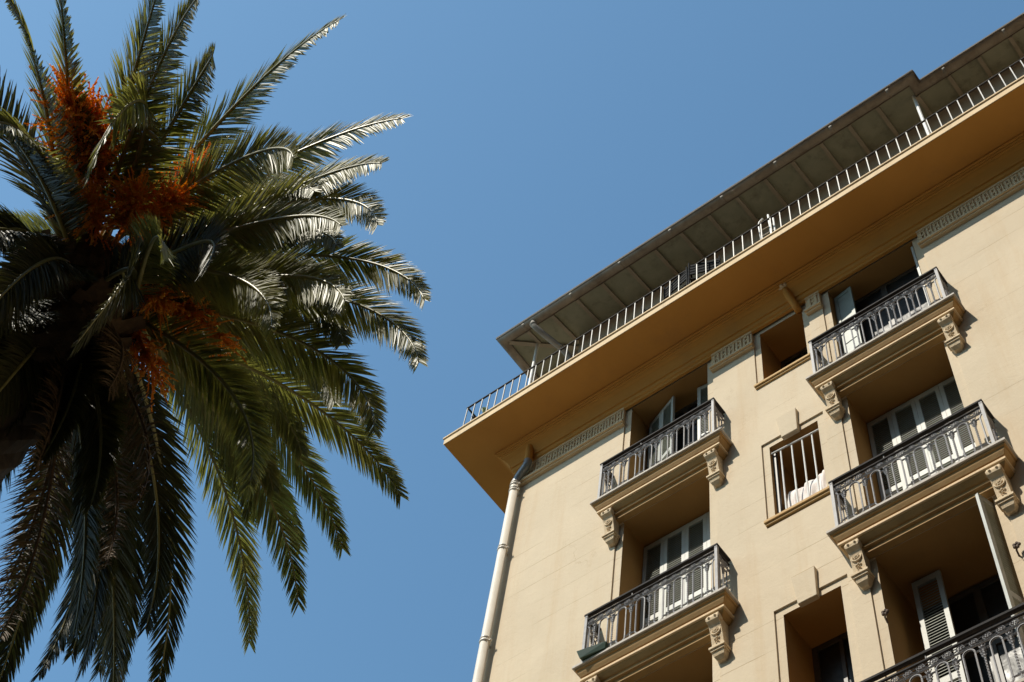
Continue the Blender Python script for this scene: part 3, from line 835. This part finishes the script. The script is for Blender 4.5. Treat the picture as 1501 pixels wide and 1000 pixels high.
def plant(name, x, y, r, h, label, kind):
    e = empty(name, W((x, y, ZT)), label, 'plant')
    pot(x, y, r, h).build('pot', M['terracotta'], e, W((x, y, ZT)), W)
    mb = MB(); q = random.Random(int(abs(x) * 100))
    if kind == 'pad':
        def pad(c, L, w, tilt, az):
            u = Vector((math.sin(tilt) * math.cos(az), math.sin(tilt) * math.sin(az), math.cos(tilt))); sd = Vector((math.cos(az + 1.3), math.sin(az + 1.3), 0)); n = u.cross(sd).normalized(); sd = n.cross(u)
            rows = []
            for i in range(9):
                a = math.pi * i / 8; cc = Vector(c) + u * (L / 2 - L / 2 * math.cos(a)); rr_ = math.sin(a) ** .75
                rows.append([cc + sd * w * rr_ * math.cos(2 * math.pi * j / 10) + n * .022 * rr_ * math.sin(2 * math.pi * j / 10) for j in range(10)])
            mb.grid(rows, True); return Vector(c) + u * L
        t1 = pad((x, y, ZT + h * .9), .42, .14, .1, 2.9); pad(t1, .36, .11, .15, 3.1); pad((x + .03, y, ZT + h * .9), .34, .11, .5, .4)
    elif kind == 'round':
        for k in range(110):
            a = q.uniform(0, 6.28); el = q.uniform(-.2, 1.5)
            d = (math.cos(a) * math.cos(el), math.sin(a) * math.cos(el), math.sin(el)); rad = q.uniform(.04, .16)
            blade(mb, (x + d[0] * rad, y + d[1] * rad, ZT + h + .16 + d[2] * rad), d, .11, .018, .004, .3)
        mb.tube([(x, y, ZT + h * .8), (x, y, ZT + h + .18)], .018, 6)
    else:
        for k in range(9):
            a = k * .7 + q.uniform(-.2, .2); el = q.uniform(.6, 1.3)
            blade(mb, (x, y, ZT + h * .85), (math.cos(a) * math.cos(el), math.sin(a) * math.cos(el), math.sin(el)), q.uniform(.4, .6), .03, .008, .5)
    mb.build('foliage', M['plant'] if kind != 'round' else M['deadleaf'], e, W((x, y, ZT + h)), W, smooth=True)
plant('potted_cactus', -11.0, 9.3, .13, .26, 'green flat-padded cactus in a pot beside the left end of the roof terrace railing', 'pad')
plant('potted_shrub', -11.2, 9.32, .14, .26, 'small brown rounded shrub in a pot at the terrace corner left of the green cactus', 'round')
plant('potted_plant', -5.42, 9.3, .11, .2, 'small green leafy plant in a pot behind the middle of the terrace railing', 'spray')
def chair(x, y, rz, label):
    e = empty('garden_chair', W((x, y, ZT)), label, 'chair', 'dark chairs on the roof terrace')
    e.rotation_euler = (0, 0, rz)
    B = Vector(W((x, y, ZT))); T = lambda p: Vector(p) + B
    mb = MB()
    for k in range(5): mb.box(-.22 + k * .09, -.14 + k * .09, -.22, .22, .43, .45)
    mb.build('seat', M['dark'], e, B, T)
    mb = MB()
    for k in range(4): mb.box(-.22, .22, .215, .235, .56 + k * .09, .62 + k * .09)
    mb.build('backrest', M['dark'], e, B, T)
    for sx in (-1, 1):
        mb = MB(); mb.tube([(sx * .22, -.2, 0), (sx * .22, -.2, .66), (sx * .22, .22, .68)], .014, 6); mb.build('leg', M['dark'], e, B, T)
        mb = MB(); mb.tube([(sx * .235, .25, 0), (sx * .235, .225, .45), (sx * .235, .245, .93)], .014, 6); mb.build('leg', M['dark'], e, B, T)
    return e
chair(-7.2, 9.42, R(10), 'dark slatted garden chair, leftmost of three behind the roof terrace railing')
chair(-6.65, 9.42, R(170), 'dark slatted garden chair, middle one of three behind the roof terrace railing')
chair(-6.2, 9.42, R(200), 'dark slatted garden chair, rightmost of three behind the roof terrace railing')
# white folded drying rack leaning on the railing
e = empty('folding_rack', W((-4.82, 9.25, ZT)), 'white tubular metal rack standing upright against the middle of the roof terrace railing', 'rack')
mb = MB()
mb.tube([(-5.0, 9.3, ZT), (-5.0, 9.2, ZT + 1.22), (-4.97, 9.195, ZT + 1.32), (-4.9, 9.19, ZT + 1.36)], .018, 7)
mb.tube([(-4.8, 9.3, ZT), (-4.8, 9.2, ZT + 1.4)], .02, 7); mb.tube([(-4.74, 9.32, ZT), (-4.72, 9.22, ZT + 1.2)], .016, 7)
mb.build('frame', M['white'], e, W((-4.85, 9.25, ZT)), W, smooth=True)
mb = MB()
for k in range(5): mb.tube([(-5.0, 9.29 - k * .018, ZT + .2 + k * .2), (-4.74, 9.3 - k * .018, ZT + .2 + k * .2)], .008, 5)
mb.build('rungs', M['white'], e, W((-4.85, 9.25, ZT + .2)), W)

# ------------------------------------------------------------------ palm
PC = Vector((-8.09, 1.61, 12.528 + CAMZ))
palm = empty('palm_tree', (PC.x, PC.y, 0), 'tall date palm with arching feather fronds and orange fruit stalks', 'palm tree')
mb = MB(); rows = []; rr = random.Random(11)
n = 22; zs = [i * .22 for i in range(int((PC.z - .9) / .22) + 1)]
for i, z in enumerate(zs):
    t = z / (PC.z - .9); rad = .40 + .10 * math.exp(-z / .8) + .12 * max(0, t - .8) / .2
    rows.append([(PC.x + (rad + (.035 if (i + j) % 2 else 0) + rr.uniform(-.012, .012)) * math.cos(2 * math.pi * j / n), PC.y + (rad + (.035 if (i + j) % 2 else 0)) * math.sin(2 * math.pi * j / n), z) for j in range(n)])
mb.grid(rows, True, True)
mb.build('trunk', M['bark'], palm, (PC.x, PC.y, 0))
# boot of old leaf bases under the crown
mb = MB()
for k in range(230):
    a = k * 2.39996; t = k / 230
    z = PC.z - 1.35 + 1.5 * t; r0 = .42 + .24 * math.sin(math.pi * min(1, t * 1.1)) - .12 * t
    el = R(35 + 35 * t)
    d = Vector((math.cos(a) * math.cos(el), math.sin(a) * math.cos(el), math.sin(el))); sd = Vector((-math.sin(a), math.cos(a), 0)); up = sd.cross(d)
    p = Vector((PC.x + r0 * .8 * math.cos(a), PC.y + r0 * .8 * math.sin(a), z)); L = rr.uniform(.22, .42)
    w = .075
    mb.grid([[p - sd * w + up * .03, p + sd * w + up * .03, p + sd * w * .7 - up * .035, p - sd * w * .7 - up * .035],
             [p + d * L - sd * w * .55 + up * .02, p + d * L + sd * w * .55 + up * .02, p + d * L + sd * w * .4 - up * .015, p + d * L - sd * w * .4 - up * .015]], True, True)
mb.ball((PC.x, PC.y, PC.z - .45), .42, 12, 8, (1, 1, 1.9))
mb.build('leaf_bases', M['fibre'], palm, (PC.x, PC.y, PC.z - 1))

def frond_curve(p, n=46):
    az, e0, bend, L, sw_, bx, by, bz = p
    pts = []; r = .3
    P = PC + Vector((bx, by, bz)) + r * Vector((math.cos(az) * math.cos(e0), math.sin(az) * math.cos(e0), math.sin(e0) * .6))
    prev = None
    for i in range(n):
        s_ = i / (n - 1); e = e0 - bend * s_ ** 1.5; a = az + sw_ * s_ * s_
        d = Vector((math.cos(e) * math.cos(a), math.cos(e) * math.sin(a), math.sin(e)))
        if prev is not None: P = P + (prev + d) * .5 * L / (n - 1)
        pts.append((P.copy(), d, a)); prev = d
    return pts

AMP = {0: 1.25, 1: 1.25, 2: 1.3, 3: 1.35, 4: 1.35, 5: 1.35, 6: 1.35}
def make_frond(p, seed, dead=False, shaded=False, maxl=.47, pairs=205):
    q = random.Random(seed)
    c = frond_curve(p); n = len(c); L = p[3]
    roll0 = q.uniform(-.2, .2); rollt = q.uniform(-.4, .4)
    am = c[n // 2][2]; sun_side = math.sin(am + math.pi / 2) * 1.0 + math.cos(am + math.pi / 2) * .32   # >0: the left-hand side looks away from the sun
    azm = math.atan2(math.sin(am), math.cos(am))
    if not dead:
        if -.2 < azm < .95: rollt = .5 * rollt - AMP.get(seed - 100, q.uniform(1.0, 1.3))
        elif -1.1 < azm <= -.2: rollt = .6 * rollt - .75
        elif .95 <= azm < 1.8: rollt = .6 * rollt - .45
        else: rollt = .9 * rollt
    org = c[0][0]
    fb = MB()
    wid = q.uniform(.92, 1.08)
    dry_tip = q.random() < .3
    for k in range(pairs):
        s_ = .10 + .895 * (k / (pairs - 1)) ** .96
        for sgn in (-1, 1):
            ss = min(1., max(0., s_ + q.uniform(-.004, .004)))
            fi = ss * (n - 1); i = min(int(fi), n - 2); f = fi - i
            P = c[i][0].lerp(c[i + 1][0], f); T = c[i][1].lerp(c[i + 1][1], f).normalized()
            a = c[i][2]; side = Vector((-math.sin(a), math.cos(a), 0)); side = (side - T * side.dot(T)).normalized(); up = T.cross(side) * -1
            up = side.cross(T) * -1 if False else T.cross(side)
            if up.z < 0 and abs(T.z) < .98: up = -up
            rl = roll0 + rollt * min(1, ss * 1.35)
            sd = side * math.cos(rl) + up * math.sin(rl); un = up * math.cos(rl) - side * math.sin(rl)
            g_ = min(1, ss / .30)
            l = maxl * wid * (.30 + .70 * g_ ** .8) * (1 - .72 * max(0, (ss - .35) / .65) ** 1.7) * q.uniform(.9, 1.07)
            if ss < .15: l *= .45
            fa = R(42 + 20 * ss + q.uniform(-5, 5))          # swept towards the tip
            va = R(20 + q.uniform(-10, 10) - 14 * ss)
            if dead: va = R(q.uniform(-35, 15)); fa = R(q.uniform(20, 60) * .6)
            d = (sd * sgn * math.cos(va) + un * math.sin(va)) * math.sin(R(90) - fa * .0 - (R(90) - (R(90) - fa))) if False else (sd * sgn * math.cos(va) + un * math.sin(va)) * math.cos(fa) + T * math.sin(fa)
            d.normalize()
            nrm = d.cross(T); nrm = nrm if nrm.length > 1e-4 else un.copy(); nrm.normalize()
            if nrm.dot(un) < 0: nrm = -nrm
            bl = d.cross(nrm).normalized(); w = (.0105 if ss < .8 else .009) * (1.0 if not dead else .7)
            droop = (.08 + .22 * q.random()) * l * (1.6 if dead else 1)
            tw = q.gauss(0, .32); b_ = bl * math.cos(tw) + nrm * math.sin(tw); n_ = nrm * math.cos(tw) - bl * math.sin(tw)
            prevr = None; base = len(fb.v)
            for t, wf in ((0., .55), (.3, 1.), (.68, .8), (1., .06)):
                pc = P + d * (l * t) + Vector((0, 0, -droop * t * t))
                fold = .3 * w * wf
                fb.v += [tuple(pc - b_ * w * wf + n_ * fold), tuple(pc), tuple(pc + b_ * w * wf + n_ * fold)]
            for k2 in range(3):
                o_ = base + k2 * 3
                fb.f += [(o_, o_ + 1, o_ + 4, o_ + 3), (o_ + 1, o_ + 2, o_ + 5, o_ + 4)]; fb.mi += [0, 0]
    fo = fb.build('frond', M['deadleaf'] if dead else M['shadeleaf'] if shaded else M['leaf'], palm, org)
    rb = MB()
    rs = [(.022 * (1 - i / (n - 1)) ** .8 + .0055) * (1.6 if i < 3 else 1) for i in range(n)]
    rb.tube([x[0] for x in c], rs, 6)
    rb.build('midrib', M['rachis'] if not dead else M['fibre'], fo, org, smooth=True)
    return fo

ROLLSIGN = -1
FRONDS = [
    (-0.182, 0.459, 1.248, 3.695, 0.212, -0.023, -0.082, -0.009),
    (0.169, 0.542, 1.287, 3.551, 0.038, -0.044, -0.118, -0.0),
    (0.156, 0.256, 1.239, 3.552, -0.061, -0.061, 0.07, -0.069),
    (0.228, 0.131, 1.475, 3.804, 0.132, 0.03, -0.042, 0.028),
    (0.491, 0.206, 1.488, 3.784, 0.004, 0.03, 0.007, 0.02),
    (0.571, 0.135, 1.485, 3.813, 0.069, -0.012, 0.095, -0.064),
    (0.721, -0.022, 1.389, 3.698, 0.051, -0.072, 0.044, -0.103),
    (1.14, 0.354, 1.32, 3.567, -0.023, -0.158, 0.083, -0.205),
    (1.515, 0.452, 1.345, 3.663, 0.013, -0.032, 0.005, -0.036),
    (1.608, 0.239, 1.383, 3.726, -0.003, -0.015, 0.013, -0.028),
    (-4.434, 0.278, 1.311, 3.933, 0.069, 0.067, 0.085, 0.015),
    (0.75, -0.496, 0.985, 3.597, 0.034, -0.13, -0.052, -0.134),
    (0.327, -0.382, 0.989, 3.58, 0.061, -0.065, -0.123, -0.03),
    (1.987, 0.193, 1.605, 3.529, 0.052, -0.081, -0.061, -0.058),
    (2.055, 0.099, 1.328, 3.995, 0.078, 0.078, 0.126, 0.003),
    (2.274, 0.178, 1.336, 3.731, -0.007, -0.078, -0.043, -0.096),
    (-4.077, 0.145, 1.249, 3.825, -0.006, -0.062, 0.001, -0.104),
    (-0.83, 0.037, 1.025, 3.398, 0.149, -0.216, -0.054, -0.217),
    (-0.8, 0.053, 0.765, 3.363, 0.25, -0.165, 0.011, -0.158),
    (-0.56, 0.184, 0.995, 3.497, 0.263, -0.132, -0.079, -0.114),
    (-0.492, 0.102, 1.022, 3.609, 0.4, -0.073, -0.094, -0.055),
    (-0.319, 0.085, 1.259, 3.588, 0.15, -0.081, -0.095, -0.06),
    (-0.791, -0.336, 1.065, 3.408, 0.058, -0.129, 0.09, -0.137),
    (-0.383, 0.013, 2.317, 3.68, -0.368, 0.053, -0.148, 0.099),
    (-0.441, -0.589, 0.635, 3.964, 0.54, 0.002, 0.56, -0.236),
    (2.432, 0.067, 1.476, 3.759, 0.05, -0.015, 0.012, -0.034),
    (1.72, 0.584, 1.236, 3.65, 0.001, -0.046, -0.004, -0.049),
    (0.222, -0.003, 1.144, 3.478, -0.031, -0.088, -0.043, -0.061),
    (2.228, 0.107, 1.132, 3.955, -0.032, 0.075, 0.123, 0.009),
    (0.009, 0.004, 1.282, 3.642, 0.162, -0.048, -0.194, -0.005),
    (0.269, -0.066, 1.171, 3.495, -0.019, -0.161, 0.253, -0.248),
    (-3.025, 1.13, 1.266, 3.101, 0.001, -0.013, -0.059, 0.033),
    (-1.153, -0.068, 0.819, 3.659, -0.021, 0.06, -0.053, -0.267),
    (2.834, 1.024, 1.02, 3.849, 0.022, -0.052, 0.048, 0.006),
    (-1.922, 0.041, 1.012, 3.738, -0.048, 0.043, 0.023, -0.24),
    (1.941, 1.333, 0.822, 3.67, 0.139, -0.02, 0.011, 0.083),
    (-0.514, -0.744, 1.442, 3.812, -0.008, -0.009, 0.033, -0.436),
    (1.845, 1.053, 1.019, 3.575, 0.095, 0.0, 0.038, 0.013),
    (-0.833, -0.437, 0.739, 3.274, 0.04, 0.077, -0.03, -0.359),
    (-0.081, -0.644, 1.082, 3.767, -0.192, 0.011, -0.002, -0.411),
    (-0.732, -0.652, 1.389, 3.231, 0.076, -0.05, -0.087, -0.413),
    (0.01, -0.346, 1.139, 3.463, -0.09, -0.002, 0.084, -0.336),
    (-0.806, -0.75, 1.034, 3.581, 0.192, 0.078, -0.052, -0.437),
    (2.029, -0.531, 1.086, 3.41, 0.179, -0.025, 0.076, -0.383),
    (-2.695, 1.124, 1.119, 3.247, -0.038, 0.048, 0.043, 0.031),
    (2.808, -0.609, 1.102, 3.546, 0.042, 0.013, 0.061, -0.402),
    (2.43, -0.205, 1.1, 3.868, -0.144, 0.057, -0.005, -0.301),
    (-3.103, -0.237, 0.746, 3.149, 0.173, 0.063, -0.097, -0.309),
    (3.093, -0.159, 1.177, 3.167, 0.123, 0.033, -0.002, -0.29),
    (2.891, 0.636, 0.717, 3.251, -0.031, 0.01, 0.056, -0.091),
    (2.8, 0.615, 0.852, 3.2, -0.059, -0.035, -0.009, -0.096),
    (2.027, -0.39, 0.705, 3.828, -0.164, -0.039, -0.003, -0.347),
    (2.104, 1.223, 1.029, 3.729, -0.043, -0.008, -0.079, 0.056),
    (2.059, 1.261, 1.127, 3.133, 0.014, 0.026, -0.082, 0.065),
    (-2.751, 0.259, 0.737, 3.182, 0.073, 0.079, -0.069, -0.185),
    (-2.541, 0.961, 0.98, 3.488, -0.056, -0.079, 0.078, -0.01),
    (1.897, 0.96, 1.251, 3.158, 0.192, 0.012, 0.021, -0.01),
    (2.695, 0.993, 1.356, 3.18, -0.105, 0.07, -0.094, -0.002),
    (1.952, -0.476, 0.904, 3.371, -0.185, -0.075, -0.098, -0.369),
    (2.79, -0.717, 0.73, 3.47, 0.062, -0.002, -0.079, -0.429),
    (2.295, 0.348, 1.374, 3.218, 0.156, -0.076, 0.047, -0.163),
    (-2.313, -0.654, 1.197, 3.352, 0.027, -0.056, -0.02, -0.413),
    (2.231, -0.011, 1.132, 3.2, -0.182, -0.093, 0.051, -0.253),
    (-0.511, -0.729, 1.169, 3.844, -0.019, -0.039, 0.091, -0.432),
    (0.199, 0.476, 1.651, 2.721, 0.085, -0.007, -0.08, 0.014),
    (0.359, 0.362, 1.642, 2.808, 0.068, 0.03, -0.018, 0.024),
    (0.531, 0.252, 1.639, 2.811, 0.037, 0.009, 0.051, -0.022),
    (0.646, 0.345, 1.682, 2.779, 0.06, -0.042, 0.07, -0.083),
    (0.93, 0.42, 1.616, 2.688, 0.014, -0.115, 0.064, -0.154),
    (1.327, 0.602, 1.698, 2.675, -0.005, -0.095, 0.044, -0.12),
    (1.562, 0.514, 1.539, 2.734, 0.005, -0.024, 0.009, -0.032),
    (1.729, 0.509, 1.504, 2.834, 0.033, 0.026, 0.049, -0.007),
    (-2.197, -1.253, 0.207, 3.128, 0.136, 0.0, 0.0, -0.326),
    (-1.864, -1.072, 0.334, 2.785, -0.063, 0.0, 0.0, -0.981),
    (-1.649, -1.377, 0.154, 2.813, -0.035, 0.0, 0.0, -0.465),
    (-1.367, -1.117, 0.106, 3.121, 0.105, 0.0, 0.0, -0.991),
    (-1.11, -1.145, 0.134, 3.206, 0.189, 0.0, 0.0, -0.452),
    (-0.776, -1.087, 0.335, 3.355, -0.067, 0.0, 0.0, -0.547),
    (-0.601, -1.034, 0.114, 2.687, 0.029, 0.0, 0.0, -0.844),
    (-0.256, -1.26, 0.267, 2.918, 0.132, 0.0, 0.0, -0.565),
    (0.084, -1.394, 0.269, 3.31, -0.146, 0.0, 0.0, -0.452),
    (0.377, -1.367, 0.254, 2.711, -0.052, 0.0, 0.0, -0.304),
    (0.614, -1.209, 0.299, 2.791, -0.148, 0.0, 0.0, -0.314),
    (0.812, -1.04, 0.344, 2.869, -0.152, 0.0, 0.0, -0.678),
    (1.169, -1.085, 0.35, 2.645, -0.186, 0.0, 0.0, -0.313),
    (1.34, -1.015, 0.323, 3.3, -0.039, 0.0, 0.0, -0.86)]
for i, p in enumerate(FRONDS): make_frond(p, 100 + i, False, i in (13, 14, 15, 16, 25, 28) or (i > 30 and p[1] < .05))  # lower and filler fronds take the leaflets with painted-in shade
DEAD = [(-1.0, -1.15, .25, 2.3, .1, 0, 0, -.7), (.5, -1.2, .2, 2.5, 0, 0, 0, -.8), (2.35, -.35, 1.1, 2.6, .1, 0, 0, -.5), (1.75, -.5, 1.0, 2.4, -.1, 0, 0, -.6), (2.9, -.4, 1.1, 2.8, 0, 0, 0, -.55), (1.2, -.6, .95, 2.2, .1, 0, 0, -.65), (.3, -.75, .8, 2.2, .1, 0, 0, -.7), (3.7, -.6, .9, 2.5, 0, 0, 0, -.6), (-.6, -.8, .7, 2.2, 0, 0, 0, -.7), (2.1, -.75, .75, 2.9, 0, 0, 0, -.75)]
for i, p in enumerate(DEAD): make_frond(p, 900 + i, True, False, .34, 110)

def fruit(tip, seed, nst=46, base=None, size=1.):
    """orange inflorescence: flattened stalk and a broom of strands with small dates"""
    q = random.Random(seed)
    b = PC + Vector((0, 0, -.05)); tip = Vector(tip)
    mid = b.lerp(tip, .55) + Vector((0, 0, .22))
    st = [b.lerp(mid, t) for t in (0, .5, 1)] + [mid.lerp(tip, t) for t in (.5, 1)]
    mb = MB(); mb.tube(st, [.03, .028, .024, .02, .014], 7)
    o = mb.build('fruit_stalk', M['orange'], palm, b, smooth=True)
    sb = MB(); db = MB()
    ax = (tip - mid).normalized()
    for k in range(nst):
        t0 = q.uniform(.0, 1.); p = mid.lerp(tip, t0)
        d = (ax + Vector((q.gauss(0, .5), q.gauss(0, .5), q.gauss(.05, .5)))).normalized(); L = q.uniform(.2, .46) * size
        pts = []
        for j in range(5):
            t = j / 4; pts.append(p + d * L * t + Vector((0, 0, -.20 * L * t * t)) + Vector((q.uniform(-1, 1), q.uniform(-1, 1), q.uniform(-1, 1))) * .012 * t)
        sb.tube(pts, [.008, .0075, .007, .0065, .005], 4, False)
        for j in range(9):
            t = q.uniform(.25, 1); kk = min(int(t * 4), 3); f = t * 4 - kk
            c = pts[kk].lerp(pts[kk + 1], f) + Vector((q.uniform(-1, 1), q.uniform(-1, 1), q.uniform(-1, 1))) * .012
            db.ball(c, q.uniform(.009, .0135), 5, 3)
    sb.build('strands', M['orange'], o, b); db.build('dates', M['date'], o, b)
FRUIT = [((-6.8, 0.23, 13.84), 170, 1.1), ((-6.77, 0.43, 13.96), 140, 0.95), ((-7.09, 0.49, 14.01), 120, 1.0), ((-6.51, 1.38, 14.26), 110, 0.85), ((-6.88, 1.19, 13.74), 120, 1.0), ((-6.7, 1.42, 13.93), 110, 0.9), ((-7.28, 2.02, 13.5), 80, 0.9), ((-7.19, 2.34, 13.62), 80, 0.9), ((-7.6, 2.44, 13.1), 60, 0.85), ((-7.3, 0.98, 13.74), 110, 1.0), ((-7.09, 2.66, 13.49), 70, 0.8)]
for i, (t, n_, sz) in enumerate(FRUIT): fruit(t, 40 + i, int(n_ * 1.5), size=sz)

# ------------------------------------------------------------------ light, sky, camera
sd = Vector((.32, 1.0, -1.28)).normalized()
sl = bpy.data.lights.new('sun', 'SUN'); sl.energy = 3.45; sl.angle = R(.53); sl.color = (1, .93, .80)
so = bpy.data.objects.new('sun', sl); COL.objects.link(so); so.rotation_euler = sd.to_track_quat('-Z', 'Y').to_euler(); so.location = (-20, -60, 80)
w = bpy.data.worlds.new('World'); scene.world = w; w.use_nodes = True
nt = w.node_tree; bg = nt.nodes['Background']
sky = nt.nodes.new('ShaderNodeTexSky'); sky.sky_type = 'NISHITA'; sky.sun_disc = False
sky.sun_elevation = math.asin(-sd.z); sky.sun_rotation = math.atan2(-sd.x, -sd.y)
sky.air_density = 1.0; sky.dust_density = .6; sky.ozone_density = 1.5; sky.altitude = 50
nt.links.new(sky.outputs[0], bg.inputs['Color']); tint = nt.nodes.new('ShaderNodeMix'); tint.data_type = 'RGBA'; tint.blend_type = 'MULTIPLY'; tint.inputs[0].default_value = 1
nt.links.new(sky.outputs[0], tint.inputs[6]); tint.inputs[7].default_value = (.66, .88, .85, 1); nt.links.new(tint.outputs[2], bg.inputs['Color'])
bg.inputs['Strength'].default_value = .15

cam = bpy.data.cameras.new('camera'); co_ = bpy.data.objects.new('camera', cam); COL.objects.link(co_)
cam.sensor_width = 36; cam.sensor_fit = 'HORIZONTAL'; cam.lens = 36 * 2201.13 / 1501; cam.clip_end = 3000; cam.clip_start = .1
Rw = [[0.7851, 0.6101, 0.1064], [-0.5037, 0.729, -0.4635], [-0.3603, 0.3103, 0.8797]]
right, down, fwd = [Vector(r).normalized() for r in Rw]
right = (right - fwd * right.dot(fwd)).normalized(); up = right.cross(fwd)
m = Matrix((right, up, -fwd)).transposed().to_4x4(); m.translation = Vector((0, 0, CAMZ)); co_.matrix_world = m
scene.camera = co_
scene.view_settings.view_transform = 'Standard'; scene.view_settings.look = 'None'; scene.view_settings.exposure = .6; scene.view_settings.gamma = 1
scene.render.engine = 'CYCLES'
